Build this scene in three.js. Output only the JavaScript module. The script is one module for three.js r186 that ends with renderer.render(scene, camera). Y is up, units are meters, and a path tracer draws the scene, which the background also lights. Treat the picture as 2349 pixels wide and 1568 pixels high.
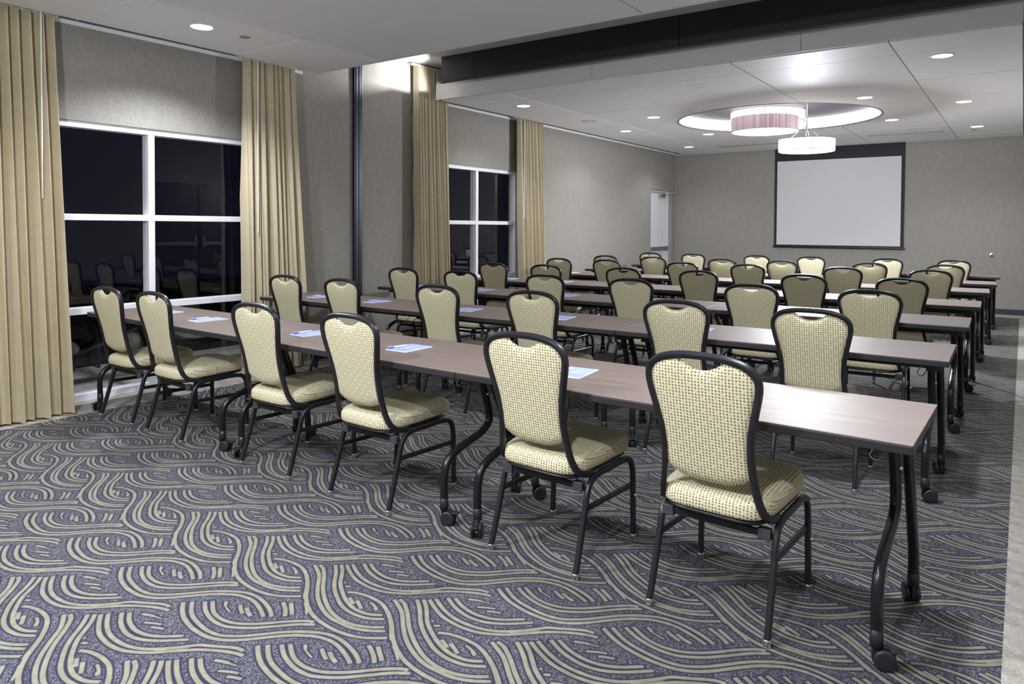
import * as THREE from 'three';
import { RoundedBoxGeometry } from 'three/addons/geometries/RoundedBoxGeometry.js';
import { mergeGeometries, toCreasedNormals } from 'three/addons/utils/BufferGeometryUtils.js';
import { RectAreaLightUniformsLib } from 'three/addons/lights/RectAreaLightUniformsLib.js';
import { Brush, Evaluator, SUBTRACTION } from 'three-bvh-csg';

// ---------- camera, sky, exposure ----------
const scene = new THREE.Scene();
scene.background = new THREE.Color(0.0018, 0.0021, 0.0058);      // night outside the windows
const camera = new THREE.PerspectiveCamera(2 * Math.atan(784 / 1646.2) * 180 / Math.PI, 2349 / 1568, 0.05, 200);
camera.setViewOffset(2349, 1568, 0, 223.26, 2349, 1568);          // rising-front lens
camera.position.set(0, 1.387, 0);
camera.rotation.order = 'YXZ';
camera.rotation.set(-0.02336, 0.6194, 0.00493);
const renderer = new THREE.WebGLRenderer({ antialias: true });
renderer.toneMapping = THREE.LinearToneMapping;
renderer.toneMappingExposure = 1.55;
renderer.shadowMap.enabled = true;
RectAreaLightUniformsLib.init();
const POWER = { down: 2.5, near: 10, pendant: 5, glow: 18, cove: 4 };                // lamp strengths

// ---------- room measures (metres) ----------
const XL = -5.993, XR = 0.33, ZB = -14.309, ZF = 4.0, CH = 2.92, SLAB = 3.34;

// ---------- helpers ----------
let seed = 7;
const rnd = () => { seed = (seed * 1664525 + 1013904223) >>> 0; return seed / 4294967296; };
const taken = {};
function numbered(n) { const k = taken[n] = (taken[n] ?? -1) + 1; return k ? n + '_' + String(k).padStart(3, '0') : n; }
function tag(o, label, category, group, kind) {
  o.userData.label = label; if (category) o.userData.category = category;
  if (group) o.userData.group = group; if (kind) o.userData.kind = kind; return o;
}
function thing(name, label, category, pos = [0, 0, 0], turn = 0, group) {
  const o = new THREE.Group(); o.name = numbered(name); scene.add(o);
  o.position.set(...pos); o.rotation.y = turn; return tag(o, label, category, group);
}
function structure(name, label) { const o = new THREE.Group(); o.name = name; scene.add(o); o.userData.kind = 'structure'; if (label) o.userData.label = label; return o; }
function part(name, geo, m, parent, label) {
  const o = new THREE.Mesh(geo, m); o.name = name; o.castShadow = o.receiveShadow = true; parent.add(o);
  if (label) o.userData.label = label; return o;
}
function dup(root, pos, turn, label, group) {
  const r = root.clone(); r.name = numbered(root.name.replace(/_\d\d\d$/, '')); r.userData = { ...root.userData }; scene.add(r);
  r.position.set(...pos); r.rotation.y = turn; if (label) r.userData.label = label; if (group) r.userData.group = group; return r;
}
function boxUV(g, s = 1) {                                         // uv in metres, projected along the dominant normal
  g = g.index ? g.toNonIndexed() : g; const p = g.attributes.position; if (!g.attributes.normal) g.computeVertexNormals(); const n = g.attributes.normal;
  const uv = new Float32Array(p.count * 2);
  for (let i = 0; i < p.count; i++) {
    const ax = Math.abs(n.getX(i)), ay = Math.abs(n.getY(i)), az = Math.abs(n.getZ(i));
    let u, v; if (ay >= ax && ay >= az) { u = p.getX(i); v = p.getZ(i); } else if (ax >= az) { u = p.getZ(i); v = p.getY(i); } else { u = p.getX(i); v = p.getY(i); }
    uv[2 * i] = u * s; uv[2 * i + 1] = v * s;
  }
  g.setAttribute('uv', new THREE.BufferAttribute(uv, 2)); return g;
}
const bx = (x0, x1, y0, y1, z0, z1) => boxUV(new THREE.BoxGeometry(Math.abs(x1 - x0), Math.abs(y1 - y0), Math.abs(z1 - z0)).translate((x0 + x1) / 2, (y0 + y1) / 2, (z0 + z1) / 2));
const rbx = (x0, x1, y0, y1, z0, z1, r = 0.004, seg = 2) => boxUV(new RoundedBoxGeometry(Math.abs(x1 - x0), Math.abs(y1 - y0), Math.abs(z1 - z0), seg, r).translate((x0 + x1) / 2, (y0 + y1) / 2, (z0 + z1) / 2));
const cyl = (r0, r1, h, seg = 20, open = false) => new THREE.CylinderGeometry(r0, r1, h, seg, 1, open);
const merge = (l) => mergeGeometries(l.map((g) => { const q = g.index ? g.toNonIndexed() : g.clone(); for (const k of Object.keys(q.attributes)) if (!['position', 'normal', 'uv'].includes(k)) q.deleteAttribute(k); return q; }));
function lathe(pts, seg = 24) { return new THREE.LatheGeometry(pts.map(([x, y]) => new THREE.Vector2(x, y)), seg); }
// a rectangular or round section swept along a curve with rotation-minimising frames
function section(w, h, r, n = 2) {
  const out = []; const c = [[w / 2 - r, h / 2 - r, 0], [-w / 2 + r, h / 2 - r, 90], [-w / 2 + r, -h / 2 + r, 180], [w / 2 - r, -h / 2 + r, 270]];
  for (const [x, y, a] of c) for (let k = 0; k <= n; k++) { const t = (a + 90 * k / n) * Math.PI / 180; out.push([x + r * Math.cos(t), y + r * Math.sin(t)]); }
  return out;
}
const round = (r, n = 12) => Array.from({ length: n }, (_, i) => [r * Math.cos(2 * Math.PI * i / n), r * Math.sin(2 * Math.PI * i / n)]);
function sweep(pts, sec, n, hint, tension = 0.5) {
  const curve = new THREE.CatmullRomCurve3(pts.map((p) => new THREE.Vector3(...p)), false, 'centripetal', tension);
  const P = [], T = []; for (let i = 0; i <= n; i++) { P.push(curve.getPointAt(i / n)); T.push(curve.getTangentAt(i / n)); }
  let N = new THREE.Vector3(...hint).addScaledVector(T[0], -new THREE.Vector3(...hint).dot(T[0])).normalize();
  const pos = [], uv = [], idx = [], m = sec.length; let run = 0;
  for (let i = 0; i <= n; i++) {
    if (i) { const q = new THREE.Quaternion().setFromUnitVectors(T[i - 1], T[i]); N.applyQuaternion(q); N.addScaledVector(T[i], -N.dot(T[i])).normalize(); run += P[i].distanceTo(P[i - 1]); }
    const B = new THREE.Vector3().crossVectors(T[i], N);
    for (let k = 0; k <= m; k++) { const [a, b] = sec[k % m]; pos.push(P[i].x + N.x * a + B.x * b, P[i].y + N.y * a + B.y * b, P[i].z + N.z * a + B.z * b); uv.push(k / m * 0.1, run); }
  }
  for (let i = 0; i < n; i++) for (let k = 0; k < m; k++) { const a = i * (m + 1) + k, b = a + m + 1; idx.push(a, a + 1, b, a + 1, b + 1, b); }
  for (const [at, flip] of [[0, 0], [n, 1]]) {
    const c = pos.length / 3; pos.push(P[at].x, P[at].y, P[at].z); uv.push(0, 0);
    for (let k = 0; k < m; k++) { const a = at * (m + 1) + k; flip ? idx.push(c, a, a + 1) : idx.push(c, a + 1, a); }
  }
  const g = new THREE.BufferGeometry(); g.setAttribute('position', new THREE.Float32BufferAttribute(pos, 3)); g.setAttribute('uv', new THREE.Float32BufferAttribute(uv, 2)); g.setIndex(idx);
  return toCreasedNormals(g, 0.6);
}
function gridGeo(nu, nv, f, closeU = false) {                      // f(u, v) -> [x, y, z, s, t]
  const pos = [], uv = [], idx = [];
  for (let j = 0; j <= nv; j++) for (let i = 0; i <= nu; i++) { const [x, y, z, s, t] = f(i / nu, j / nv); pos.push(x, y, z); uv.push(s, t); }
  for (let j = 0; j < nv; j++) for (let i = 0; i < nu; i++) { const a = j * (nu + 1) + i, b = a + nu + 1; idx.push(a, a + 1, b, a + 1, b + 1, b); }
  const g = new THREE.BufferGeometry(); g.setAttribute('position', new THREE.Float32BufferAttribute(pos, 3)); g.setAttribute('uv', new THREE.Float32BufferAttribute(uv, 2)); g.setIndex(idx); g.computeVertexNormals(); return g;
}

// ---------- textures ----------
function dataTex(w, h, f, rx = 1, ry = rx, srgb = true) {           // f(x, y) -> [r, g, b] 0..255
  const d = new Uint8Array(w * h * 4);
  for (let y = 0; y < h; y++) for (let x = 0; x < w; x++) { const c = f(x, y), o = 4 * (y * w + x); d[o] = Math.max(0, Math.min(255, c[0])); d[o + 1] = Math.max(0, Math.min(255, c[1])); d[o + 2] = Math.max(0, Math.min(255, c[2])); d[o + 3] = 255; }
  const t = new THREE.DataTexture(d, w, h); return finish(t, rx, ry, srgb);
}
function finish(t, rx, ry, srgb = true) { t.wrapS = t.wrapT = THREE.RepeatWrapping; t.magFilter = THREE.LinearFilter; t.minFilter = THREE.LinearMipmapLinearFilter; t.repeat.set(rx, ry); if (srgb) t.colorSpace = THREE.SRGBColorSpace; t.needsUpdate = true; return t; }
function noiseGrid(w, h, cx, cy) {                                  // smooth periodic noise with cx by cy cells
  const g = Array.from({ length: cx * cy }, rnd), s = (t) => t * t * (3 - 2 * t);
  return (x, y) => { const u = x / w * cx, v = y / h * cy, i = Math.floor(u), j = Math.floor(v), a = s(u - i), b = s(v - j), G = (p, q) => g[((q % cy) + cy) % cy * cx + ((p % cx) + cx) % cx]; return (G(i, j) * (1 - a) + G(i + 1, j) * a) * (1 - b) + (G(i, j + 1) * (1 - a) + G(i + 1, j + 1) * a) * b; };
}
// carpet: beige stripe bands woven over mottled slate; one repeat spans the vectors CA and CB on the floor
const CA = [0.4595, 0.0055], CB = [0.040, 0.777], C0 = [-2.5, -1.5];
const STRIPES = [[15.5,-26,559,26,541,110,528,208,524,314,529,410,551,526,595,616,638,696,689,755,720],
[15.5,-542,566,-410,620,-323,672,-236,719,-135,758,-24,790,81,806,183,814,293,817,390,811,489,798,580,773,650,744,704,720],
[15.5,-622,472,-533,499,-451,527,-388,561,-297,615,-212,659,-122,698,-35,725,40,744,102,756,184,764,273,763,360,762,433,751,513,733,580,709,632,688],
[15.5,-586,456,-521,464,-448,497,-365,538,-294,581,-219,619,-133,656,-43,689,42,715,136,736,233,744,321,743,398,733,473,715,532,694,590,668],
[15.5,-469,407,-401,437,-323,480,-261,522,-194,559,-123,592,-37,622,48,651,140,670,226,677,307,675,379,667,446,648,512,622],
[15.5,-423,388,-362,413,-292,453,-230,495,-179,526,-105,558,-27,588,45,611,124,631,212,645,290,644,360,637,416,621,459,603],
[14.4,55,589,113,605,151,617],
[14.4,136,585,191,602,257,625],
[10.8,245,559,303,565,356,583],
[15,333,577,375,592],
[10.8,833,498,851,507],
[12.0,887,527,931,513],
[15.5,-383,371,-303,401,-216,428,-113,453,-20,460,73,465,171,458,253,446,322,425,410,395,487,356,542,323,609,284],
[15.5,-346,347,-272,374,-185,400,-87,421,4,430,93,430,183,425,271,410,365,384,444,346,520,303,589,264],
[15.5,417,365,503,318,566,275,624,234,697,213,798,180,883,152,958,148],
[15.5,444,378,521,336,606,289,674,256,771,220,873,191,942,175,1006,169],
[15.5,-273,306,-186,339,-92,362,17,378,111,378,188,368,266,348,349,317,429,276,501,240],
[15.5,-223,285,-143,314,-55,332,38,342,121,340,204,328,298,299,359,270,425,239],
[14.4,880,257,933,244,990,234],
[8.4,-14,236,65,225],
[12.0,10,288,57,272,108,258,148,249],
[13.2,110,289,159,274,219,264],
[16.5,-14,89,74,126,178,156,287,174,393,185,500,186,598,181,684,164,760,139,831,106,916,54,1001,1,1092,-49,1202,-88],
[15.5,40,61,131,101,239,131,342,144,452,153,537,154,632,145,712,122,807,79,894,27,980,-28,1073,-75,1183,-118],
[15.5,122,24,212,59,302,79,405,94,492,96,576,89,658,65,759,27,851,-24,940,-77,1034,-128,1126,-160],
[15.5,165,1000,254,1033,337,1057,434,1065,517,1062,594,1049,684,1020,781,974,871,920,965,870,1050,833,1090,833],
[12.0,262,963,319,989],
[7.2,319,989,366,999,426,1007],
[14.4,401,941,460,962,528,980],
[15.6,480,937,535,956,612,970],
[15.5,76,925,186,883,278,858,353,849,442,849,539,860,627,876,699,895,754,917],
[15.5,100,947,211,905,306,887,398,880,493,888,591,908,664,927,704,940],
[15.5,657,806,725,826,786,850,838,878],
[15.5,721,788,776,812,828,833,866,850],
[9.6,808,747,865,766,915,788,955,808]];
function carpetTexture() {
  const W = 720, H = 1216, cv = document.createElement('canvas'); cv.width = W; cv.height = H; const c = cv.getContext('2d');
  c.fillStyle = '#00ff00'; c.fillRect(0, 0, W, H);
  const det = CA[0] * CB[1] - CB[0] * CA[1], toU = [CB[1] / det, -CB[0] / det], toV = [-CA[1] / det, CA[0] / det];
  c.setTransform(toU[0] * W, toV[0] * H, toU[1] * W, toV[1] * H, 0, 0); c.lineJoin = 'round'; c.lineCap = 'butt';
  const draw = (grow, style) => {
    c.strokeStyle = style;
    for (const [w, ...q] of STRIPES) for (let i = -2; i <= 2; i++) for (let j = -2; j <= 2; j++) {
      c.lineWidth = w / 1000 + grow; c.beginPath(); const p = [];
      for (let k = 0; k < q.length; k += 2) { const u = q[k] / 1000 + i, v = q[k + 1] / 1000 + j; p.push([u * CA[0] + v * CB[0], u * CA[1] + v * CB[1]]); }
      if (grow) { const e = (a, b) => { const l = Math.hypot(a[0] - b[0], a[1] - b[1]); return [a[0] + (a[0] - b[0]) / l * 0.005, a[1] + (a[1] - b[1]) / l * 0.005]; }; p[0] = e(p[0], p[1]); p[p.length - 1] = e(p[p.length - 1], p[p.length - 2]); }
      c.moveTo(...p[0]); for (let k = 1; k < p.length - 1; k++) c.quadraticCurveTo(p[k][0], p[k][1], (p[k][0] + p[k + 1][0]) / 2, (p[k][1] + p[k + 1][1]) / 2);
      c.lineTo(...p[p.length - 1]); c.stroke();
    }
  };
  draw(0.013, '#0000ff'); draw(0, '#ff0000');
  const src = c.getImageData(0, 0, W, H).data, coarse = noiseGrid(W, H, 24, 40), fineA = noiseGrid(W, H, 180, 300);
  return dataTex(W, H, (x, y) => {
    const jx = Math.round((rnd() - 0.5) * 5), jy = Math.round((rnd() - 0.5) * 5), o = 4 * (((y + jy + H) % H) * W + (x + jx + W) % W);
    const be = src[o] / 255, sl = src[o + 2] / 255, mo = Math.max(0, 1 - be - sl), n = rnd(), k = 0.8 + 0.12 * coarse(x, y);
    const mott = fineA(x, y) * 0.65 + n * 0.35, m = mott > 0.57 ? [132, 131, 128] : [37, 38, 61], e = (n - 0.5) * 30;
    return [0, 1, 2].map((i) => k * (be * ([140, 137, 117][i] + e) + sl * ([35, 36, 60][i] + e * 0.8) + mo * m[i]));
  });
}
const carpetMap = carpetTexture();
function speckle(base, amp, w, size, tint = 0) {                     // fine pile or plaster grain
  const a = noiseGrid(w, w, w >> 1, w >> 1), b = noiseGrid(w, w, 9, 9);
  return dataTex(w, w, (x, y) => { const n = (a(x, y) - 0.5) * amp * 1.4 + (rnd() - 0.5) * amp + (b(x, y) - 0.5) * amp * 0.8, t = (rnd() - 0.5) * tint; return [base[0] + n + t, base[1] + n, base[2] + n - t]; }, 1 / size);
}
const borderMap = speckle([158, 152, 143], 34, 256, 0.35, 8);
const wallMap = (() => {                                             // woven wall covering with faint ogee lines, 0.9 m repeat
  const W = 1024, h1 = noiseGrid(W, W, 90, 512), v1 = noiseGrid(W, W, 512, 70), c1 = noiseGrid(W, W, 14, 10);
  return dataTex(W, W, (x, y) => {
    let n = (h1(x, y) - 0.5) * 22 + (v1(x, y) - 0.5) * 18 + (c1(x, y) - 0.5) * 4 + (rnd() - 0.5) * 9;
    const s = 30 * Math.sin(2 * Math.PI * y / W * 2);
    for (const [o, sg] of [[0, 1], [64, -1]]) { const d = ((x + o + sg * s) % 128 + 128) % 128, e = Math.min(d, 128 - d); if (e < 1.6) n += 9; }
    return [148 + n, 143.5 + n, 136 + n];
  }, 1 / 0.9);
})();
const fabricMap = (() => {                                           // chair cloth: olive dots, every fourth dot of each second row a pale ring
  const W = 384, H = 352, cw = W / 4, ch = H / 4;
  return dataTex(W, H, (x, y) => {
    const i = Math.floor(x / cw), j = Math.floor(y / ch), r = Math.hypot((x / cw - i - 0.5), (y / ch - j - 0.5) * 0.92), ring = j % 2 === 1 && i === (j === 1 ? 0 : 2), n = (rnd() - 0.5) * 22;
    const weave = ((x >> 2) + (y >> 2)) % 2 ? 4 : -4; let c = [221, 211, 176];
    if (!ring && r < 0.31) { const k = Math.min(1, (0.31 - r) / 0.05); c = [0, 1, 2].map((q) => c[q] + ([116, 112, 88][q] - c[q]) * k); }
    if (ring && Math.abs(r - 0.25) < 0.07) c = [188, 166, 140];
    return c.map((q) => q + n + weave);
  }, 1 / 0.048, 1 / 0.044);
})();
const woodMap = (() => {                                             // dark walnut laminate, grain along x
  const W = 1024, H = 512, a = noiseGrid(W, H, 6, 220), b = noiseGrid(W, H, 22, 500), c1 = noiseGrid(W, H, 4, 30);
  return dataTex(W, H, (x, y) => { const n = (a(x, y) - 0.5) * 20 + (b(x, y) - 0.5) * 18 + (c1(x, y) - 0.5) * 14; return [116 + n, 100 + n * 0.92, 92 + n * 0.85]; }, 1 / 0.9, 1 / 0.45);
})();
const silkMap = (() => {                                             // curtain silk with cross slubs
  const W = 256, H = 512, a = noiseGrid(W, H, 6, 256), b = noiseGrid(W, H, 10, 12);
  return dataTex(W, H, (x, y) => { const n = (a(x, y) - 0.5) * 9 + (b(x, y) - 0.5) * 6; return [194 + n, 181 + n, 152 + n]; }, 1 / 0.5, 1 / 0.5);
})();
const pleatMap = dataTex(512, 16, (() => { const a = noiseGrid(512, 16, 200, 1), b = noiseGrid(512, 16, 60, 1); return (x, y) => { const n = (a(x, 0) - 0.5) * 70 + (b(x, 0) - 0.5) * 50; return [168 + n, 146 + n * 0.9, 150 + n]; }; })(), 3, 1);
function padTexture() {                                              // printed notepad cover
  const c = document.createElement('canvas'); c.width = 256; c.height = 400; const g = c.getContext('2d');
  g.fillStyle = '#a2b0f2'; g.fillRect(0, 0, 256, 400); g.fillStyle = '#9aa8ee'; g.fillRect(0, 250, 256, 150);
  g.fillStyle = '#f4f8ff'; g.beginPath(); g.arc(128, 150, 13, 0, 7); g.fill();
  g.strokeStyle = '#eaf4ff'; g.lineWidth = 9; g.lineCap = 'round'; g.beginPath(); g.moveTo(96, 178); g.quadraticCurveTo(92, 226, 128, 232); g.quadraticCurveTo(160, 230, 160, 208); g.stroke();
  g.lineWidth = 6; g.beginPath(); g.moveTo(128, 232); g.lineTo(150, 262); g.stroke();
  const d = g.getImageData(0, 0, 256, 400).data; return dataTex(256, 400, (x, y) => { const o = 4 * ((399 - y) * 256 + x); return [d[o], d[o + 1], d[o + 2]]; });
}

// ---------- materials ----------
const std = (o) => new THREE.MeshStandardMaterial(o), phy = (o) => new THREE.MeshPhysicalMaterial(o), lin = (r, g = r, b = r) => new THREE.Color().setRGB(r, g, b);
const M = {
  carpet: std({ map: carpetMap, roughness: 1 }), border: std({ map: borderMap, roughness: 1 }),
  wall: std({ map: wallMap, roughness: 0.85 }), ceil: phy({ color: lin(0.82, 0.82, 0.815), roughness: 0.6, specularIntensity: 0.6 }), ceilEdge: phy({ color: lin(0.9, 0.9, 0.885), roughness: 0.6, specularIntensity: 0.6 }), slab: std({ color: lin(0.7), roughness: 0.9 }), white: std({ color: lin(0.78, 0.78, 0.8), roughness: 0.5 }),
  frame: std({ color: lin(0.86, 0.86, 0.9), roughness: 0.4 }), seam: std({ color: lin(0.16), roughness: 0.9 }), tee: std({ color: lin(0.85), roughness: 0.5 }),
  black: std({ color: lin(0.012, 0.011, 0.015), roughness: 0.55 }), base: std({ color: lin(0.035, 0.032, 0.033), roughness: 0.6 }),
  glass: phy({ color: lin(1), roughness: 0.02, transmission: 1, thickness: 0, ior: 1.38 }),
  chairMetal: std({ color: lin(0.022, 0.021, 0.027), roughness: 0.36, metalness: 0.35 }), tubeMetal: std({ color: lin(0.014, 0.013, 0.017), roughness: 0.28, metalness: 0.3 }),
  chrome: std({ color: lin(0.75), roughness: 0.22, metalness: 1 }), steel: std({ color: lin(0.42, 0.43, 0.46), roughness: 0.35, metalness: 1 }), darkSteel: std({ color: lin(0.1, 0.1, 0.13), roughness: 0.4, metalness: 1 }), plastic: std({ color: lin(0.018, 0.018, 0.022), roughness: 0.42 }),
  clip: std({ color: lin(0.05, 0.05, 0.06), roughness: 0.45 }), fabric: std({ map: fabricMap, roughness: 0.92 }), wood: phy({ map: woodMap, roughness: 0.5, ior: 1.8 }), edge: std({ color: lin(0.022, 0.021, 0.024), roughness: 0.45 }),
  silk: phy({ map: silkMap, roughness: 0.4, sheen: 0.5, sheenRoughness: 0.4, sheenColor: lin(0.9, 0.86, 0.76), side: THREE.DoubleSide }), bronze: std({ color: lin(0.014, 0.013, 0.022), roughness: 0.4, metalness: 0.4 }),
  screen: std({ color: lin(0.62), roughness: 0.9 }), screenBlack: std({ color: lin(0.02, 0.02, 0.026), roughness: 0.8 }), door: std({ color: lin(0.72, 0.72, 0.74), roughness: 0.45 }), darkDoor: std({ color: lin(0.05, 0.035, 0.028), roughness: 0.4 }),
  vent: std({ color: lin(0.3), roughness: 0.6 }), lens: std({ color: lin(0.9), roughness: 0.6, emissive: lin(1, 1, 0.98), emissiveIntensity: 3.5 }), shade: std({ color: lin(0.85), roughness: 0.9, emissive: lin(1, 0.985, 0.95), emissiveIntensity: 1.3 }),
  diffuser: std({ color: lin(0.9), roughness: 0.8, emissive: lin(1, 0.99, 0.98), emissiveIntensity: 2.6 }), pleat: std({ map: pleatMap, roughness: 0.85, emissive: lin(0.15, 0.12, 0.13), emissiveIntensity: 1 }), strip: std({ color: lin(0.9), emissive: lin(1), emissiveIntensity: 3 }),
  ringBand: std({ color: lin(0.9), roughness: 0.8, emissive: lin(1, 1, 1), emissiveIntensity: 2.2 }), recess: std({ color: lin(0.2, 0.18, 0.22), roughness: 0.7 }),
  page: std({ color: lin(0.85, 0.86, 0.95), roughness: 0.8 }), cover: std({ map: padTexture(), roughness: 0.5 }), penWhite: std({ color: lin(0.85, 0.85, 0.92), roughness: 0.3 }), penBlue: std({ color: lin(0.16, 0.22, 0.6), roughness: 0.35 }),
  paving: std({ map: speckle([190, 190, 184], 26, 256, 0.5), roughness: 0.95 }), soil: std({ map: speckle([46, 42, 36], 30, 256, 0.6), roughness: 1 }), stone: std({ map: speckle([140, 134, 124], 50, 256, 0.4), roughness: 0.95 }), rail: std({ color: lin(0.02, 0.02, 0.07), roughness: 0.5 }), leaf: std({ color: lin(0.05, 0.07, 0.03), roughness: 0.8 }),
};

// ---------- the room ----------
const WT = 0.18;
const winZ = [[-4.24, -2.2], [-8.56, -6.7]], HEAD = 2.203, doorZ = [-14.135, -13.12], doorH = 2.165;
function wallMesh(name, boxes) { const o = part(name, merge(boxes), M.wall, scene); o.userData.kind = 'structure'; return o; }
{
  const b = [], x0 = XL - WT, x1 = XL, seg = (z0, z1, y0, y1) => b.push(bx(x0, x1, y0, y1, z0, z1));
  const ops = [[doorZ[0], doorZ[1], doorH], [winZ[1][0], winZ[1][1], HEAD], [winZ[0][0], winZ[0][1], HEAD]];
  let z = ZB; for (const [a, c, h] of ops) { seg(z, a, 0, SLAB); seg(a, c, h, SLAB); z = c; } seg(z, ZF, 0, SLAB);
  wallMesh('wall_left', b);
  wallMesh('wall_back', [bx(XL - WT, XR + WT, 0, SLAB, ZB - WT, ZB)]);
  wallMesh('wall_front', [bx(XL - WT, XR + WT, 0, SLAB, ZF, ZF + WT)]);
  const d0 = -8.37, d1 = -6.55;
  wallMesh('wall_right', [bx(XR, XR + WT, 0, SLAB, ZB, d0), bx(XR, XR + WT, 0, SLAB, d1, ZF), bx(XR, XR + WT, 2.17, SLAB, d0, d1)]);
}
{ // floor: patterned carpet field with a plain border
  const f = structure('floor'), x0 = -5.62, x1 = -0.033, z0 = -13.79, z1 = 3.6;
  const g = new THREE.BoxGeometry(x1 - x0, 0.03, z1 - z0).translate((x0 + x1) / 2, -0.015, (z0 + z1) / 2).toNonIndexed();
  const p = g.attributes.position, uv = g.attributes.uv, det = CA[0] * CB[1] - CB[0] * CA[1];
  for (let i = 0; i < p.count; i++) { const x = p.getX(i) - C0[0], z = p.getZ(i) - C0[1]; uv.setXY(i, (x * CB[1] - z * CB[0]) / det, (z * CA[0] - x * CA[1]) / det); }
  part('carpet_field', g, M.carpet, f, 'slate carpet woven with swirling beige stripes');
  for (const [a, b, c, d] of [[XL - WT, x0, ZB - WT, ZF + WT], [x1, XR + WT, ZB - WT, ZF + WT], [x0, x1, ZB - WT, z0], [x0, x1, z1, ZF + WT]]) part('carpet_border', bx(a, b, -0.03, 0, c, d), M.border, f, 'plain taupe carpet border');
}
function bar(name, b, y1, m = M.base) { const o = part(name, rbx(...b, 0.003, 1), m, scene); o.userData.kind = 'structure'; return o; }
bar('baseboard_back', [XL, XR, 0, 0.09, ZB, ZB + 0.012]); bar('baseboard_front', [XL, XR, 0, 0.09, ZF - 0.012, ZF]);
{ const g = [[ZB + 0.012, doorZ[0]], [doorZ[1], winZ[1][0]], [winZ[1][1], -5.52], [-5.365, winZ[0][0]], [winZ[0][1], ZF - 0.012]].map(([a, b]) => rbx(XL, XL + 0.012, 0, 0.09, a, b, 0.003, 1)); const o = part('baseboard_left', merge(g), M.base, scene); o.userData.kind = 'structure'; }
{ const g = [[ZB + 0.012, -8.42], [-6.5, ZF - 0.012]].map(([a, b]) => rbx(XR - 0.012, XR, 0, 0.09, a, b, 0.003, 1)); const o = part('baseboard_right', merge(g), M.base, scene); o.userData.kind = 'structure'; }
// white bead along the wall tops; its far window-wall run paints in pocket light
bar('trim_1', [XL, XL + 0.01, 2.93, 2.964, -4.72, ZF], 0, M.tee); bar('pocket_light_trim_2', [XL, XL + 0.01, 2.93, 2.967, ZB + 0.01, -6.62], 0, M.tee); bar('trim_3', [XL + 0.01, XR, 2.925, 2.94, ZB, ZB + 0.01], 0, M.tee);
{ // dark jamb post of the folding partition, standing against the window wall
  const t = structure('trim_4', 'dark partition jamb post with steel strips on the window wall');
  part('post', rbx(XL, XL + 0.032, 0, SLAB, -5.495, -5.39, 0.004), M.bronze, t);
  for (const z of [-5.465, -5.42]) part('steel_strip', rbx(XL + 0.03, XL + 0.038, 0, SLAB, z - 0.006, z + 0.006, 0.003, 1), M.darkSteel, t);
  part('edge_strip', rbx(XL, XL + 0.03, 0, SLAB, -5.508, -5.497, 0.003, 1), M.darkSteel, t);
}
// ceiling: slab above, two suspended panel fields, ring recess
const RING = { x: -2.85, z: -10.33, r: 1.32, top: 3.09 }, RING2 = { x: -2.85, z: -0.35, r: 1.32, top: 3.09 };
const evaluator = new Evaluator(); evaluator.useGroups = false;
function holed(g, ring) { const a = new Brush(g), b = new Brush(new THREE.CylinderGeometry(ring.r, ring.r, 1, 96).translate(ring.x, CH, ring.z)); a.updateMatrixWorld(); b.updateMatrixWorld(); return boxUV(evaluator.evaluate(a, b, SUBTRACTION).geometry); }
function touches(x0, x1, z0, z1, R) { const dx = Math.max(x0 - R.x, 0, R.x - x1), dz = Math.max(z0 - R.z, 0, R.z - z1); return Math.hypot(dx, dz) < R.r; }
const ceil = structure('ceiling');
part('slab', bx(XL - WT, XR + WT, SLAB, SLAB + 0.2, ZB - WT, ZF + WT), M.slab, ceil);
function field(xs, zs, ring) {
  const gap = 0.005;
  for (let i = 0; i + 1 < xs.length; i++) for (let j = 0; j + 1 < zs.length; j++) {
    const a = xs[i] + gap, b = xs[i + 1] - gap, c = zs[j] + gap, d = zs[j + 1] - gap, dy = (rnd() - 0.5) * 0.0012;
    let g = bx(a, b, CH + dy, CH + 0.02 + dy, c, d); if (ring && touches(a, b, c, d, ring)) g = holed(g, ring);
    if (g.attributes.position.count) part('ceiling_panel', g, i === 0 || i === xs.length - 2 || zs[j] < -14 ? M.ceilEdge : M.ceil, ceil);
  }
  let k = bx(xs[0], xs[xs.length - 1], CH + 0.022, CH + 0.04, zs[0], zs[zs.length - 1]); part('panel_backing', ring ? holed(k, ring) : k, M.seam, ceil);
}
const SX = [-5.77, -4.85, -3.545, -2.24, -0.93, -0.03];
field(SX, [-14.235, -13.62, -12.32, -11.02, -9.72, -8.42, -7.12, -6.602], RING);
field([...SX.slice(0, 5), 0.2], [-4.74, -3.81, -2.5, -1.19, 0.12, 1.43, 2.74, 3.9], RING2);
for (const z of [-2.5, -3.81, -1.19]) part('ceiling_tee', bx(-5.77, -4.85, CH - 0.003, CH + 0.004, z - 0.006, z + 0.006), M.tee, ceil, 'white ceiling tee strip');
part('edge_trim', rbx(-5.77, 0.2, CH - 0.002, CH + 0.043, -4.752, -4.741, 0.002, 1), M.white, ceil);
for (let k = 0, x = -5.8; k < 3; k++) { // front face of the far panel field
  const x1 = [-3.66, -1.6, -0.03][k], sh = new THREE.Shape([[-6.54, CH], [-6.54, 3.095], [-6.565, 3.14], [-6.6, 3.14], [-6.6, CH + 0.02], [-6.53, CH + 0.02], [-6.53, CH]].map(([z, y]) => new THREE.Vector2(-z, y)));
  const g = new THREE.ExtrudeGeometry(sh, { depth: x1 - x - 0.003, bevelEnabled: false }).rotateY(Math.PI / 2).translate(x, 0, 0); part('soffit_face', boxUV(g), M.ceil, ceil); x = x1;
}
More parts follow.
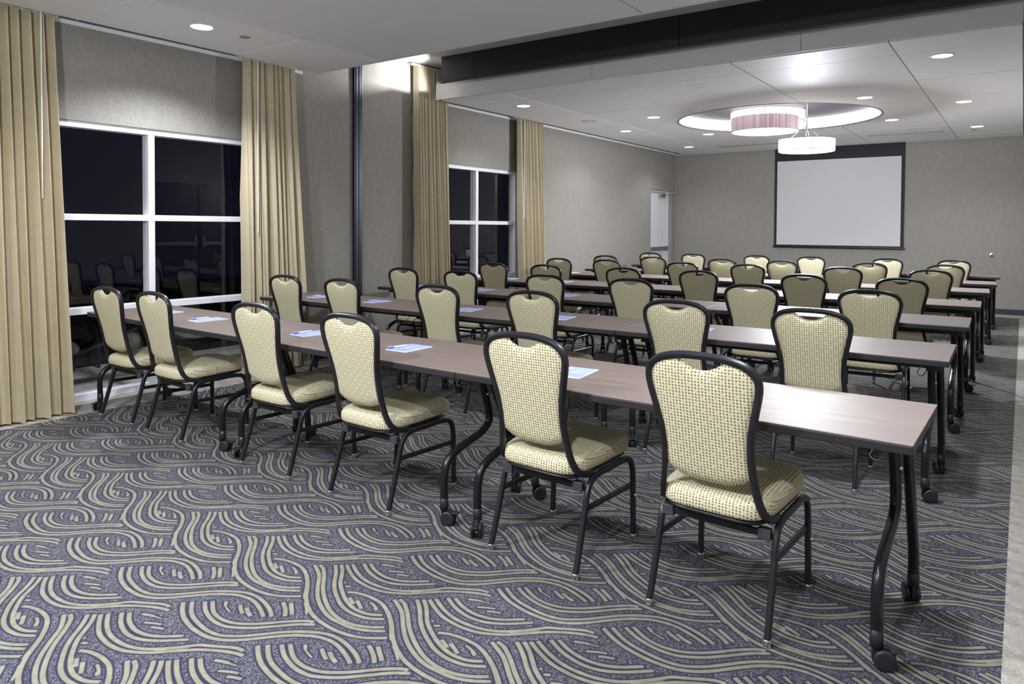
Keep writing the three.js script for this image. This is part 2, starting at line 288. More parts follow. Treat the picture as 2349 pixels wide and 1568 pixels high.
function ringRecess(R) {
  part('ring_band', new THREE.CylinderGeometry(R.r, R.r, R.top - CH - 0.004, 96, 1, true).translate(R.x, (R.top + CH) / 2 + 0.002, R.z), M.ringBand, ceil, 'glowing white band inside the ring recess').material.side = THREE.DoubleSide;
  part('ring_recess_top', new THREE.CylinderGeometry(R.r + 0.02, R.r + 0.02, 0.02, 96).translate(R.x, R.top + 0.01, R.z), M.recess, ceil);
  part('ring_rim', lathe([[R.r - 0.004, -0.004], [R.r + 0.022, -0.004], [R.r + 0.022, 0.004], [R.r - 0.004, 0.012], [R.r - 0.004, -0.004]], 96).translate(R.x, CH, R.z), M.vent, ceil);
}
ringRecess(RING); ringRecess(RING2);
{ // black head track of the folding partition, hung in the gap between the two panel fields
  const t = thing('partition_header', 'black head beam of the folding partition between the ceiling fields', 'beam', [0, 0, 0]);
  for (const [a, b] of [[-5.47, -5.0], [-4.995, -2.6], [-2.595, 0.2]]) part('header_panel', rbx(a, b, 3.056, SLAB, -6.272, -6.26, 0.003, 1), M.black, t);
  part('header_shelf', bx(-5.52, 0.2, 3.05, 3.055, -6.33, -6.26), M.black, t); part('header_lamp_shield', bx(-5.52, 0.2, 3.056, SLAB, -6.33, -6.325), M.black, t);  // back plate is an added unseen shield keeping lamp light off the soffit
}
{ // small lamp inside the open end of the header, washing the wall, the gap and the curtain top
  const t = thing('wall_wash_lamp', 'small wall wash lamp tucked into the end of the black head beam', 'lamp', [-5.475, 3.0595, -6.285]);
  part('lamp_bulb', new THREE.SphereGeometry(0.0042, 12, 8), M.strip, t); part('lamp_holder', cyl(0.004, 0.004, 0.03, 10).rotateZ(Math.PI / 2).translate(0.022, 0, 0), M.steel, t);
  const l = new THREE.SpotLight(0xfdfbff, POWER.cove, 0, 1.25, 0.9, 2); l.position.set(-5.475, 3.0595, -6.285); l.target.position.set(-5.99, 2.995, -5.85); scene.add(l.target); l.castShadow = true; l.shadow.radius = 0.2; scene.add(l);
}
// windows
winZ.forEach(([z0, z1], i) => {
  const w = structure('window_' + (i + 1)), xa = XL - 0.12, xb = XL - 0.02, zm = i ? -7.62 : -3.18, t = 0.055;
  const m = (n, y0, y1, a, b) => part(n, rbx(xa, xb, y0, y1, a, b, 0.004), M.frame, w);
  m('jamb', 0, HEAD, z0, z0 + t); m('jamb', 0, HEAD, z1 - t, z1); m('mullion', 0.06, HEAD - 0.05, zm - t / 2, zm + t / 2); m('head', HEAD - 0.05, HEAD, z0 + t, z1 - t); m('sill', 0, 0.062, z0 + t, z1 - t);
  for (const [a, b] of [[z0 + t, zm - t / 2], [zm + t / 2, z1 - t]]) {
    m('transom', 0.688, 0.743, a, b); m('transom', 1.429, 1.4796, a, b);
    for (const [y0, y1] of [[0.062, 0.688], [0.743, 1.429], [1.4796, HEAD - 0.05]]) part('pane', bx(XL - 0.072, XL - 0.066, y0, y1, a, b), M.glass, w);
  }
});
{ // white exit door set back in the far end of the window wall
  const d = structure('door_1', 'white exit door with push bar and closer in the far corner'), [z0, z1] = doorZ, xf = XL - 0.08;
  part('leaf', rbx(xf - 0.045, xf, 0.01, doorH - 0.05, z0 + 0.05, z1 - 0.04, 0.003, 1), M.door, d);
  part('door_frame', merge([rbx(xf - 0.06, xf + 0.012, 0, doorH, z0, z0 + 0.048, 0.003, 1), rbx(xf - 0.06, xf + 0.012, 0, doorH, z1 - 0.038, z1, 0.003, 1), rbx(xf - 0.06, xf + 0.012, doorH - 0.045, doorH, z0 + 0.048, z1 - 0.038, 0.003, 1)]), M.door, d);
  part('panel_moulding', merge([rbx(xf, xf + 0.006, 0.25, 1.98, z0 + 0.2, z0 + 0.215, 0.002, 1), rbx(xf, xf + 0.006, 0.25, 1.98, z1 - 0.2, z1 - 0.185, 0.002, 1), rbx(xf, xf + 0.006, 1.98, 1.995, z0 + 0.2, z1 - 0.185, 0.002, 1), rbx(xf, xf + 0.006, 0.25, 1.98, z0 + 0.115, z0 + 0.123, 0.002, 1)]), M.white, d);
  part('push_bar', merge([rbx(xf, xf + 0.06, 0.95, 1.02, z0 + 0.1, z1 - 0.06, 0.012), rbx(xf, xf + 0.045, 0.94, 1.03, z0 + 0.08, z0 + 0.13, 0.004, 1)]), M.steel, d, 'grey push bar');
  const c = part('door_closer', rbx(xf, xf + 0.055, doorH - 0.14, doorH - 0.075, z0 + 0.24, z0 + 0.5, 0.008), M.steel, d);
  part('closer_arm', merge([sweep([[xf + 0.04, doorH - 0.07, z0 + 0.33], [xf + 0.2, doorH - 0.06, z0 + 0.18], [xf + 0.26, doorH - 0.06, z0 + 0.08]], section(0.012, 0.02, 0.003, 1), 8, [0, 1, 0]), sweep([[xf + 0.26, doorH - 0.055, z0 + 0.08], [xf + 0.12, doorH - 0.05, z0 + 0.2], [xf + 0.015, doorH - 0.04, z0 + 0.3]], section(0.012, 0.02, 0.003, 1), 8, [0, 1, 0])]), M.steel, c);
}
{ // double doors opposite, mirrored in the window panes
  const d = structure('door_2', 'dark double doors with push bars on the aisle wall'), x = XR + 0.01;
  for (const [a, b] of [[-8.33, -7.47], [-7.45, -6.59]]) {
    const l = part('leaf', rbx(x, x + 0.045, 0.01, 2.13, a, b, 0.004, 1), M.darkDoor, d);
    part('push_bar', rbx(x - 0.06, x, 1.03, 1.1, a + 0.06, b - 0.06, 0.012), M.steel, l);
    part('pull', rbx(x - 0.05, x, 0.98, 1.2, a < -8 ? b - 0.09 : a + 0.05, a < -8 ? b - 0.05 : a + 0.09, 0.008), M.steel, l);
  }
  part('door_frame', merge([bx(x - 0.015, x + 0.1, 0, 2.17, -8.37, -8.332), bx(x - 0.015, x + 0.1, 0, 2.17, -6.588, -6.55), bx(x - 0.015, x + 0.1, 2.132, 2.17, -8.332, -6.588)]), M.darkDoor, d);
}
{ // outside, beyond the glass
  const g = structure('ground');
  part('paving', bx(-7.65, XL - WT, -0.08, -0.03, -16, 5), M.paving, g, 'grey concrete walk outside the windows');
  part('planting_bed', bx(-18, -7.65, -0.1, -0.02, -16, 5), M.soil, g, 'dark planting bed outside the windows');
  for (let k = 0; k < 5; k++) {
    const s = 0.2 + 0.14 * rnd(), geo = new THREE.IcosahedronGeometry(s, 3), p = geo.attributes.position;
    for (let i = 0; i < p.count; i++) { const v = new THREE.Vector3().fromBufferAttribute(p, i), n = 0.85 + 0.12 * Math.sin(9 * v.x + 2 * k) * Math.cos(11 * v.z + k) + 0.06 * Math.sin(23 * v.y + 13 * v.x); p.setXYZ(i, v.x * n * 1.15, v.y * n * 0.72, v.z * n * 1.3); }
    geo.computeVertexNormals(); const o = part(numbered('boulder'), boxUV(geo), M.stone, scene); o.position.set(-8.1 - 0.2 * rnd(), 0.02 + s * 0.3, -2.3 - 0.85 * k - 0.08 * rnd()); tag(o, 'rough boulder edging the planting bed outside the window', 'boulder', 'boulders outside the windows');
  }
  const r = thing('handrail', 'low dark sloping rail at the paving edge outside the larger window', 'rail', [-7.5, -0.03, -3.4]);
  part('top_rail', sweep([[0, 0.08, 0.5], [0, 0.15, 0.22], [0, 0.25, -0.1], [0, 0.42, -0.6]], round(0.016, 10), 12, [1, 0, 0]), M.rail, r);
  for (const [z, h] of [[0.22, 0.15], [-0.02, 0.23], [-0.45, 0.37]]) part('rail_post', cyl(0.014, 0.014, h, 10).translate(0, h / 2, z), M.rail, r);
}
// ---------- curtains ----------
function curtain(label, zt, zb, yt, xt, xb, folds, ph, wand) {
  const t = thing('curtain', label, 'curtain', [xt, 0, (zt[0] + zt[1]) / 2], 0, 'gold silk curtains on the window wall'), zc = t.position.z, nu = folds * 20, nv = 48;
  const g = gridGeo(nu, nv, (u, v) => {
    const y = 0.012 + (yt - 0.012) * v, k = 1 - v, wob = 0.2 * Math.sin(6.3 * u * 1.7 + ph) + 0.14 * Math.sin(6.3 * u * 3.1 + 2 * ph), p = 6.2832 * (folds * u + wob) + 1.1 * k * Math.sin(5 * u + ph) + 0.5 * k * Math.sin(13 * u + 3 * k);
    const A = 0.046 + 0.03 * Math.pow(k, 0.7) + 0.014 * Math.sin(9 * u + ph) * k, sh = 2 * Math.pow(Math.abs(Math.sin(p / 2)), 0.75) - 1 + 0.25 * Math.sin(2 * p + 1.2 * ph + 2 * k) + 0.3 * k * Math.sin(0.5 * p + ph);
    const flare = Math.pow(k, 1.3), x = A * sh + (xb - xt) * flare * (0.55 + 0.45 * Math.sin(2.2 * u + ph)), z0 = zt[0] + (zb[0] - zt[0]) * flare, z1 = zt[1] + (zb[1] - zt[1]) * flare;
    return [x, y, z0 + (z1 - z0) * u + 0.012 * Math.cos(p) - zc, u * 1.9, y];
  });
  part('curtain_cloth', g, M.silk, t);
  part('curtain_track', rbx(-0.02, 0.02, yt, yt + 0.022, zt[0] - zc - 0.04, zt[1] - zc + 0.06, 0.004, 1), M.tee, t);
  if (wand) part('draw_wand', cyl(0.006, 0.006, wand[1], 8).translate(0.075, yt - wand[1] / 2, wand[0] - zc), M.tee, t, 'white draw wand');
  return t;
}
curtain('gold silk curtain on the solid-wall side of the larger window, hem spread wide', [-2.37, -1.2], [-2.40, -1.1], 2.935, XL + 0.11, XL + 0.25, 17, 0.6, [-2.27, 1.35]);
curtain('gold silk curtain between the larger window and the partition jamb post', [-4.53, -3.98], [-4.68, -3.99], 2.935, XL + 0.10, XL + 0.12, 8, 2.1, [-4.08, 1.6]);
curtain('gold silk curtain hanging beside the dark ceiling beam, top lit brightly', [-6.84, -6.29], [-6.96, -6.31], 3.3, XL + 0.09, XL + 0.10, 9, 3.7, null);
curtain('gold silk curtain on the screen side of the smaller window', [-8.99, -8.37], [-9.07, -8.4], 2.935, XL + 0.10, XL + 0.12, 8, 5.2, [-8.46, 1.4]);
// ---------- lamps and ceiling fittings ----------
const lensGeo = cyl(0.08, 0.08, 0.004, 40), trimGeo = lathe([[0.078, 0.004], [0.081, -0.001], [0.094, -0.004], [0.098, -0.002], [0.098, 0.004]], 40);
function downlight(x, z, label, group, power = POWER.down) {
  const t = thing('recessed_downlight', label, 'ceiling light', [x, CH, z], 0, group || 'round recessed ceiling lights');
  part('trim_ring', trimGeo, M.white, t); part('lens', lensGeo, M.lens, t);
  const s = new THREE.SpotLight(0xf1f6ff, power, 0, 1.2, 0.45, 2); s.position.set(x, CH - 0.02, z); s.target.position.set(x, 0, z); s.castShadow = true; s.shadow.radius = 3.5; scene.add(s, s.target);
}
const DL = [[-5.16, -7.47, 'downlight by the window wall, nearest the dark ceiling beam'], [-5.15, -10.3, 'middle downlight of the far row along the window wall'], [-5.15, -12.93, 'downlight in the ceiling corner above the exit door'],
  [-4.19, -9.23, 'downlight between ring recess and window wall, on the beam side'], [-4.2, -11.37, 'downlight between ring recess and window wall, on the screen side'], [-1.535, -9.21, 'downlight touching the ring recess on the aisle side, nearer the beam'], [-1.53, -11.28, 'downlight touching the ring recess on the aisle side, nearer the screen'],
  [-0.615, -7.38, 'downlight over the aisle, nearest the dark ceiling beam'], [-0.61, -10.15, 'middle downlight of the row over the aisle'], [-0.59, -12.68, 'downlight over the aisle, nearest the screen wall'], [-5.185, -3.14, 'single downlight above the larger window']];
for (const [x, z, l] of DL) downlight(x, z, 'round glowing ' + l, null, z > -4 ? POWER.near * 1.3 : POWER.down * (x > -1 ? 1.9 : 1));
for (const [x, z, p] of [[-4.2, -1.42, 0.5], [-1.53, -1.42, 0.85], [-0.62, -3.3, 1.6], [-0.62, -0.35, 1.5], [-5.16, -0.35, 0.6], [-5.16, 2.4, 0.5], [-0.62, 2.4, 0.5], [-4.2, 0.75, 0.4], [-1.53, 0.75, 0.6]]) downlight(x, z, 'round downlight in the ceiling behind the row farthest from the screen', 'downlights behind the last row', POWER.near * p);
{ const t = thing('chrome_downlight', 'unlit recessed downlight with ribbed chrome reflector', 'ceiling light', [-2.9, CH, -7.48]);
  part('trim_ring', trimGeo, M.white, t); part('reflector', lathe([[0.079, -0.001], [0.07, 0.006], [0.055, 0.012], [0.04, 0.016], [0.012, 0.018], [0.001, 0.018]], 24), M.chrome, t); for (let k = 0; k < 4; k++) part('bulb_cap', lathe([[0.001, -0.004], [0.014, 0], [0.016, 0.01], [0.014, 0.016]], 12).translate(0.04 * Math.cos(k * 1.57), 0.002, 0.04 * Math.sin(k * 1.57)), M.vent, t); }
{ const t = thing('ceiling_speaker', 'flush round grey speaker grille in the ceiling above the smaller window', 'speaker', [-5.11, CH, -9.05]); part('grille', lathe([[0.001, -0.004], [0.085, -0.003], [0.098, 0.003], [0.1, 0.006]], 36), M.ceil, t); part('grille_rim', lathe([[0.098, 0.002], [0.1, -0.004], [0.108, -0.002], [0.108, 0.004]], 36), M.vent, t); }
for (const [x, z, l] of [[-5.16, -3.5, 'small grey round sprinkler cover beside the downlight above the larger window'], [-5.14, -13.3, 'small round sprinkler cover in the ceiling above the exit door'], [-0.645, -13.05, 'small round sprinkler cover in the ceiling at the aisle end of the screen wall']]) { const o = part(numbered('sprinkler_cover'), lathe([[0.001, -0.008], [0.036, -0.007], [0.042, -0.004], [0.042, 0.003]], 24), M.vent, scene); o.position.set(x, CH, z); tag(o, l, 'sprinkler'); }
for (const [x0, x1, z, l] of [[-4.66, -3.6, -13.2, 'slot air diffuser in the ceiling before the screen, window side'], [-2.09, -1.05, -12.98, 'slot air diffuser in the ceiling before the screen, aisle side']]) {
  const t = thing('air_diffuser', l, 'vent', [(x0 + x1) / 2, CH, z]), w = (x1 - x0) / 2;
  part('diffuser_frame', merge([bx(-w, w, -0.006, 0.002, -0.07, -0.055), bx(-w, w, -0.006, 0.002, 0.055, 0.07), bx(-w, -w + 0.015, -0.006, 0.002, -0.055, 0.055), bx(w - 0.015, w, -0.006, 0.002, -0.055, 0.055)]), M.vent, t);
  for (let k = 0; k < 4; k++) part('slat', bx(-w + 0.015, w - 0.015, -0.004, 0, -0.045 + k * 0.027, -0.03 + k * 0.027), M.vent, t);
}
// pendant drums under the ring recess
function pendant(label, x, y, z, r, h, top, kind, rods, watt, glow = POWER.glow) {
  const t = thing('drum_pendant', label, 'pendant lamp', [x, 0, z], 0, 'drum pendants under the ring recess');
  const side = new THREE.CylinderGeometry(r, r, h, 72, 1, true).translate(0, y + h / 2, 0); part('shade', side, kind === 'pleat' ? M.pleat : M.shade, t).material.side = THREE.DoubleSide;
  part('diffuser', new THREE.CylinderGeometry(r - 0.012, r - 0.012, 0.008, 60).translate(0, y + 0.012, 0), M.diffuser, t);
  part('top_cover', new THREE.CylinderGeometry(r - 0.004, r - 0.004, 0.006, 60).translate(0, y + h - 0.02, 0), M.shade, t);
  part('shade_rim', merge([lathe([[r - 0.006, 0], [r + 0.003, 0], [r + 0.003, 0.008], [r - 0.006, 0.008], [r - 0.006, 0]], 72).translate(0, y - 0.001, 0), lathe([[r - 0.006, 0], [r + 0.002, 0], [r + 0.002, 0.006], [r - 0.006, 0.006], [r - 0.006, 0]], 72).translate(0, y + h - 0.005, 0)]), kind === 'pleat' ? M.pleat : M.vent, t);
  part('seam', bx(-0.0025, 0.0025, y, y + h, r - 0.001, r + 0.002).rotateY(0.45), kind === 'pleat' ? M.darkDoor : M.vent, t);
  part('stem', cyl(0.008, 0.008, top - y - h + 0.02, 10).translate(0, (top + y + h - 0.02) / 2, 0), M.steel, t); part('canopy', cyl(0.06, 0.06, 0.02, 24).translate(0, top - 0.01, 0), M.white, t);
  const ry = y + h + rods, rt = Math.min(ry, top - 0.02);
  for (let k = 0; k < 3; k++) { const a = k * 2.094 + 0.5; part('strut', sweep([[0, rt, 0], [r * 0.35 * Math.cos(a), (rt + y + h) / 2, r * 0.35 * Math.sin(a)], [r * 0.7 * Math.cos(a), y + h - 0.012, r * 0.7 * Math.sin(a)]], round(0.004, 6), 4, [0, 0, 1]), M.steel, t); }
  const l = new THREE.RectAreaLight(0xf1f6ff, watt, r * 1.5, r * 1.5); l.position.set(x, y - 0.015, z); l.lookAt(x, 0, z); scene.add(l);
  if (kind === 'white') { const p = new THREE.PointLight(0xf1f6ff, glow, 0, 2); p.position.set(x, y - 0.09, z); p.castShadow = true; p.shadow.radius = 3; scene.add(p); }
}
pendant('largest white drum pendant, uppermost in the ring recess', -3.0, 2.895, -10.45, 0.5, 0.155, RING.top, 'top', 0.03, POWER.pendant);
pendant('mauve pleated drum pendant below the largest white drum', -2.82, 2.67, -9.7, 0.42, 0.18, RING.top, 'pleat', 0.06, POWER.pendant);
pendant('smallest white drum pendant, hung lowest before the screen', -2.3, 2.39, -9.75, 0.34, 0.15, RING.top, 'white', 0.17, POWER.pendant);
pendant('white drum pendant in the ring recess behind the last row of chairs', -2.85, 2.42, -0.35, 0.42, 0.16, RING2.top, 'white', 0.17, POWER.pendant, 9);
// ---------- screen wall ----------
{ const t = thing('projection_screen', 'white projection screen with black borders hanging on the end wall', 'screen', [-2.83, 0, -14.262]);
  part('screen_cloth', bx(-1.107, 1.107, 1.075, 3.08, -0.002, 0.001), M.screenBlack, t, 'black screen border'); part('white_surface', bx(-1.06, 1.06, 1.092, 2.685, 0.001, 0.003), M.screen, t);
  part('bottom_bar', rbx(-1.125, 1.125, 1.042, 1.08, -0.016, 0.016, 0.008), M.bronze, t); }
{ const t = thing('wall_jack', 'round steel wall jack on the end wall beside the screen', 'wall jack', [-0.425, 0.975, ZB]); const rot = (g) => g.rotateX(Math.PI / 2);
  part('plate', rot(lathe([[0.001, 0.014], [0.03, 0.013], [0.04, 0.008], [0.042, 0]], 28)), M.chrome, t); part('socket', rot(cyl(0.012, 0.012, 0.01, 14)).translate(0, -0.004, 0.013), M.plastic, t); }
// ---------- furniture ----------
const lerp = (t, l) => { for (let i = 0; i + 1 < l.length; i++) if (t <= l[i + 1][0]) { const k = Math.max(0, (t - l[i][0]) / (l[i + 1][0] - l[i][0])); return l[i][1] + (l[i + 1][1] - l[i][1]) * k; } return l[l.length - 1][1]; };
function makeChair() {
  const t = thing('banquet_chair', '', 'chair', [0, 0, 0], 0, 'banquet chairs drawn up to the table rows');
  const half = [[0.2, 0.383, 0.075], [0.199, 0.388, 0.12], [0.19, 0.405, 0.165], [0.178, 0.445, 0.192], [0.164, 0.52, 0.212], [0.157, 0.6, 0.228], [0.161, 0.68, 0.245], [0.177, 0.76, 0.262], [0.193, 0.83, 0.275], [0.198, 0.87, 0.281], [0.191, 0.903, 0.286], [0.16, 0.931, 0.29], [0.1, 0.949, 0.292]];
  const path = [...half.map(([x, y, z]) => [-x, y, z]), [0, 0.955, 0.293], ...half.slice().reverse()];
  part('back_frame', sweep(path, section(0.02, 0.027, 0.005, 2), 84, [1, 0, 0]), M.chairMetal, t);
  const Wy = half.slice(2, 11).map(([x, y]) => [y, x]), Zy = half.slice(2).map(([, y, z]) => [y, z]), arch = [[0, 0.955], [0.1, 0.949], [0.16, 0.931], [0.191, 0.9], [0.198, 0.87]];
  const pad = (sign, thick) => gridGeo(26, 30, (u, v) => {
    const s = 2 * u - 1; let y = 0.7, x = 0;
    for (let k = 0; k < 5; k++) {
      x = s * (lerp(y, Wy) - 0.006); const ax = Math.abs(x), sc = ax < 0.082 ? 0.904 + 0.036 * Math.pow(ax / 0.082, 2) : 9, yt = Math.min(lerp(ax, arch) - 0.004, sc), yb = 0.498 + 0.045 * Math.pow(Math.abs(s), 3);
      y = yb + (yt - yb) * v;
    }
    const B = Math.sqrt(Math.max(0, (1 - Math.pow(Math.abs(s), 7)) * (1 - Math.pow(Math.abs(2 * v - 1), 10))));
    return [x * sign, y, lerp(y, Zy) - 0.004 + sign * thick * B, x * sign, y];
  });
  part('back_cushion', merge([pad(1, 0.016), pad(-1, 0.024)]), M.fabric, t);
  const outline = (a, inset) => { const c = Math.cos(a), s = Math.sin(a), e = 2 / 5, zb = 0.245 - inset, z = zb * Math.sign(s) * Math.pow(Math.abs(s), e); return [(0.21 - inset) * (1 - 0.05 * z / 0.245) * Math.sign(c) * Math.pow(Math.abs(c), e), z - 0.03]; };
  const lay = [[0.398, 0.03], [0.4, 0.01], [0.406, 0.002], [0.42, 0], [0.442, 0.001], [0.455, 0.006], [0.466, 0.018], [0.473, 0.04], [0.477, 0.08], [0.479, 0.14], [0.48, 0.2]];
  const seat = gridGeo(64, lay.length - 1, (u, v) => { const [y, ins] = lay[Math.round(v * (lay.length - 1))], [x, z] = outline(-u * 6.28318, ins); return [x, y - 0.035 * z, z, x, z]; });
  { const p = seat.attributes.position, uv = seat.attributes.uv, n = seat.attributes.normal; for (let i = 0; i < p.count; i++) if (Math.abs(n.getY(i)) < 0.6) { Math.abs(n.getX(i)) > Math.abs(n.getZ(i)) ? uv.setXY(i, p.getZ(i), p.getY(i) + Math.sign(p.getX(i)) * p.getX(i)) : uv.setXY(i, p.getX(i), p.getZ(i) - Math.sign(p.getZ(i)) * (p.getY(i) - 0.47)); } }
  const cap = gridGeo(64, 1, (u, v) => { const [x, z] = outline(-u * 6.28318, 0.2); return [v ? 0 : x, 0.48 - 0.035 * z, z, x, z]; });
  part('seat_cushion', merge([seat, cap]), M.fabric, t);
  const under = gridGeo(48, 3, (u, v) => { const k = Math.round(v * 3), [x, z] = outline(-u * 6.28318, [0.2, 0.014, 0.012, 0.02][k]); return [k ? x : 0, [0.382, 0.382, 0.391, 0.397][k] - 0.035 * z, z, x, z]; });
  part('seat_pan', under, M.plastic, t);
  const sq = section(0.02, 0.025, 0.004, 1), glide = lathe([[0.001, 0], [0.013, 0], [0.015, 0.004], [0.012, 0.008], [0.0155, 0.012], [0.0155, 0.024], [0.012, 0.026]], 14);
  for (const s of [-1, 1]) {
    const rear = part('leg', sweep([[s * 0.216, 0.018, 0.223], [s * 0.214, 0.12, 0.19], [s * 0.212, 0.25, 0.151], [s * 0.211, 0.325, 0.128], [s * 0.21, 0.358, 0.1], [s * 0.21, 0.372, 0.055], [s * 0.21, 0.374, -0.05]], sq, 22, [1, 0, 0]), M.chairMetal, t);
    part('foot_glide', glide.clone().translate(s * 0.216, 0, 0.224), M.chrome, rear);
    const front = part('leg', sweep([[s * 0.21, 0.374, -0.05], [s * 0.21, 0.375, -0.17], [s * 0.211, 0.363, -0.222], [s * 0.212, 0.325, -0.245], [s * 0.214, 0.2, -0.25], [s * 0.217, 0.018, -0.25]], sq, 20, [1, 0, 0]), M.chairMetal, t);
    part('foot_glide', glide.clone().translate(s * 0.217, 0, -0.25), M.chrome, front);
    part('stretcher', sweep([[s * 0.207, 0.252, 0.15], [s * 0.208, 0.248, -0.05], [s * 0.208, 0.244, -0.25]], section(0.016, 0.022, 0.003, 1), 3, [1, 0, 0]), M.chairMetal, t);
    part('bolt', new THREE.SphereGeometry(0.008, 10, 6).translate(s * 0.226, 0.2, -0.25), M.chrome, t);
    part('bumper_clip', rbx(s * 0.155, s * 0.2, 0.322, 0.362, 0.126, 0.158, 0.004, 1), M.clip, t);
  }
  part('cross_rail', rbx(-0.2, 0.2, 0.33, 0.354, 0.134, 0.15, 0.003, 1), M.chairMetal, t);
  return t;
}
const TL = 1.826, TD = 0.634, TH = 0.737;
function makeCaster(x, z, turn, parent) {
  const c = new THREE.Group(); c.name = 'caster'; c.position.set(x, 0, z); c.rotation.y = turn; parent.add(c);
  part('stem_collar', lathe([[0.001, 0.07], [0.02, 0.07], [0.021, 0.095], [0.019, 0.125], [0.001, 0.125]], 18), M.plastic, c);
  const hood = new THREE.CylinderGeometry(0.036, 0.036, 0.016, 24, 1, false, -0.3, Math.PI + 0.2).rotateZ(Math.PI / 2).rotateX(-0.5).translate(0, 0.034, 0.022);
  part('fork', merge([hood, rbx(-0.008, 0.008, 0.03, 0.078, -0.014, 0.022, 0.004, 1)]), M.plastic, c);
  for (const s of [-1, 1]) { part('wheel', lathe([[0.001, -0.008], [0.026, -0.008], [0.0335, -0.004], [0.0335, 0.004], [0.03, 0.008], [0.024, 0.0095], [0.001, 0.0095]], 28).rotateZ(-s * Math.PI / 2).translate(s * 0.017, 0.0335, 0.022), M.plastic, c); }
  part('brake_lever', rbx(-0.016, 0.016, 0.058, 0.064, 0.04, 0.078, 0.002, 1), M.plastic, c);
}
function makeTable() {
  const t = thing('flip_top_table', '', 'table', [0, 0, 0], 0, 'narrow tables set end to end in rows');
  const top = part('tabletop', rbx(-TL / 2, TL / 2, TH - 0.006, TH, -TD / 2, TD / 2, 0.002, 2), M.wood, t, 'brown walnut laminate top');
  part('edge_band', rbx(-TL / 2 + 0.0005, TL / 2 - 0.0005, TH - 0.034, TH - 0.0055, -TD / 2 + 0.0005, TD / 2 - 0.0005, 0.004, 2), M.edge, t, 'black edge band');
  part('cross_beam', rbx(-TL / 2 + 0.1, TL / 2 - 0.1, 0.64, 0.685, -0.02, 0.02, 0.006, 1), M.tubeMetal, t);
  const turns = [0.5, 2.4, 1.9, 3.6]; let k = 0;
  for (const s of [-1, 1]) {
    const xe = s * (TL / 2 - 0.085), xf = xe - s * 0.014, xr = xe + s * 0.024;
    part('flip_bracket', merge([rbx(xe - 0.025, xe + 0.025, 0.672, 0.702, -0.22, 0.2, 0.004, 1), rbx(xe - 0.035, xe + 0.035, 0.63, 0.676, -0.05, 0.05, 0.006, 1)]), M.plastic, t);
    part('leg', sweep([[xf, 0.69, 0.015], [xf, 0.6, -0.018], [xf, 0.475, -0.062], [xf, 0.415, -0.068], [xf, 0.377, -0.02], [xf, 0.35, 0.08], [xf, 0.325, 0.18], [xf, 0.29, 0.243], [xf, 0.235, 0.268], [xf, 0.1, 0.27]], round(0.019, 14), 44, [1, 0, 0]), M.tubeMetal, t);
    part('leg', sweep([[xr, 0.69, -0.015], [xr, 0.42, -0.14], [xr, 0.25, -0.215], [xr, 0.19, -0.238], [xr, 0.1, -0.245]], round(0.019, 14), 20, [1, 0, 0]), M.tubeMetal, t);
    part('bolt', new THREE.SphereGeometry(0.009, 10, 6).translate(xf + s * 0.018, 0.56, -0.032), M.chrome, t);
    part('latch_wire', sweep([[xe - s * 0.05, 0.665, 0.1], [xe - s * 0.07, 0.63, 0.12], [xe - s * 0.05, 0.61, 0.09], [xe - s * 0.03, 0.64, 0.05]], round(0.003, 5), 10, [0, 0, 1]), M.steel, t);
    makeCaster(xf, 0.27, turns[k++], t); makeCaster(xr, -0.245, turns[k++], t);
  }
  return t;
}
function makePad() {
  const t = thing('notepad', '', 'notepad', [0, 0, 0], 0, 'notepads laid out on the tables');
  part('pages', rbx(-0.07, 0.07, 0.0005, 0.0065, -0.108, 0.108, 0.001, 1), M.page, t, 'white page block');
  const g = new THREE.BoxGeometry(0.128, 0.0008, 0.204).translate(0.003, 0.0068, -0.002); part('cover', g, M.cover, t, 'printed periwinkle blue cover');
  return t;
}
function makePen() {
  const t = thing('pen', '', 'pen', [0, 0, 0], 0, 'pens lying on the notepads');
  const along = (g) => g.rotateX(Math.PI / 2);
  part('barrel', along(lathe([[0.001, -0.07], [0.002, -0.068], [0.0045, -0.055], [0.005, -0.04], [0.005, 0.03], [0.001, 0.03]], 12)).translate(0, 0.005, 0), M.penWhite, t, 'white barrel');
  part('cap', along(lathe([[0.001, 0.03], [0.0054, 0.03], [0.0054, 0.066], [0.003, 0.07], [0.001, 0.07]], 12)).translate(0, 0.005, 0), M.penBlue, t, 'blue cap'); part('clip', rbx(-0.0012, 0.0012, 0.0102, 0.0118, 0.035, 0.068, 0.0004, 1), M.penWhite, t);
  return t;
}
const ORD = ['first', 'second', 'third', 'fourth', 'fifth', 'sixth', 'seventh'];
const FR = [-2.454, -4.144, -5.682, -7.213, -8.919, -10.336, -11.977], FL = [-2.536, -4.06, -5.55, -7.06, -8.7, -10.05, -11.75], XE = [-0.253, -0.293, -0.294, -0.292, -0.286, -0.262, -0.265];
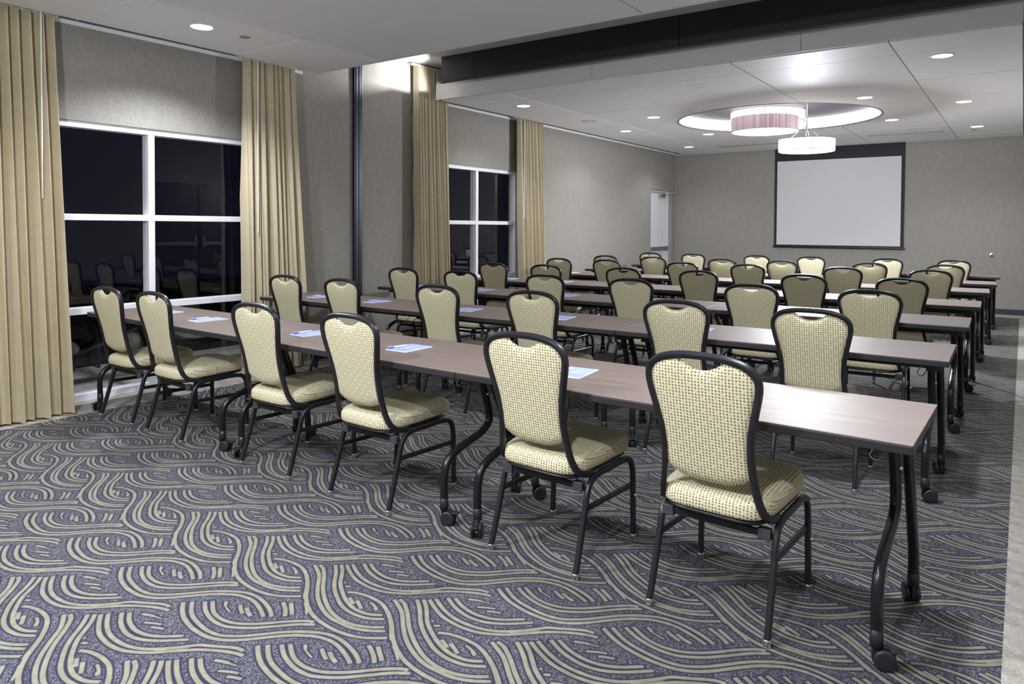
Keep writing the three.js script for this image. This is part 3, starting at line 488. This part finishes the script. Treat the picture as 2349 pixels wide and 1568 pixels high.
const CX = [[-5.222, -4.565, -3.473, -2.68, -1.625, -0.878], [-5.288, -4.558, -3.53, -2.697, -1.679, -0.917], [-5.298, -4.542, -3.559, -2.702, -1.709, -0.889], [-5.273, -4.521, -3.536, -2.696, -1.693, -0.873], [-5.34, -4.607, -3.549, -2.733, -1.669, -0.81], [-5.335, -4.552, -3.515, -2.692, -1.624, -0.797], [-5.34, -4.581, -3.517, -2.696, -1.638, -0.804]];
const chair0 = makeChair(), table0 = makeTable(), pad0 = makePad(), pen0 = makePen(); const used = new Set();
const place = (o, pos, turn, label) => used.has(o) ? dup(o, pos, turn, label) : (used.add(o), o.position.set(...pos), o.rotation.y = turn, o.userData.label = label, o);
for (let r = 0; r < 7; r++) {
  const row = ORD[6 - r], xl = XE[r] - 3 * 1.829, front = (x) => FL[r] + (FR[r] - FL[r]) * (x - xl) / (XE[r] - xl), turn = Math.atan2(FL[r] - FR[r], XE[r] - xl);
  for (let k = 0; k < 3; k++) { const x = xl + 1.829 * (k + 0.5); place(table0, [x, 0, front(x) - TD / 2], turn, `dark narrow laminate table, ${['window end', 'middle', 'aisle end'][k]} of the ${row} row from the screen`); }
  CX[r].forEach((x, c) => {
    const z = front(x) - 0.186 + (rnd() - 0.5) * 0.012, a = turn + (rnd() - 0.5) * 0.05;
    place(chair0, [x, 0, z], a, `dotted beige banquet chair, ${ORD[c]} from the window wall, ${row} row from the screen`);
    const px = x - 0.005 + (rnd() - 0.5) * 0.05, pz = front(x) - 0.31 + (rnd() - 0.5) * 0.03, pa = turn + (rnd() - 0.4) * 0.35;
    if (r < 4 || (r < 6 && c < 4)) {
      place(pad0, [px, TH, pz], pa, `blue notepad before the ${ORD[c]} chair from the window wall, ${row} row from screen`);
      place(pen0, [px - 0.052 * Math.cos(pa), TH + 0.0073, pz + 0.052 * Math.sin(pa) + 0.03], pa + 0.12 + Math.PI, `white pen on the notepad ${ORD[c]} from the window wall, ${row} row from screen`);
    }
  });
}
renderer.render(scene, camera);
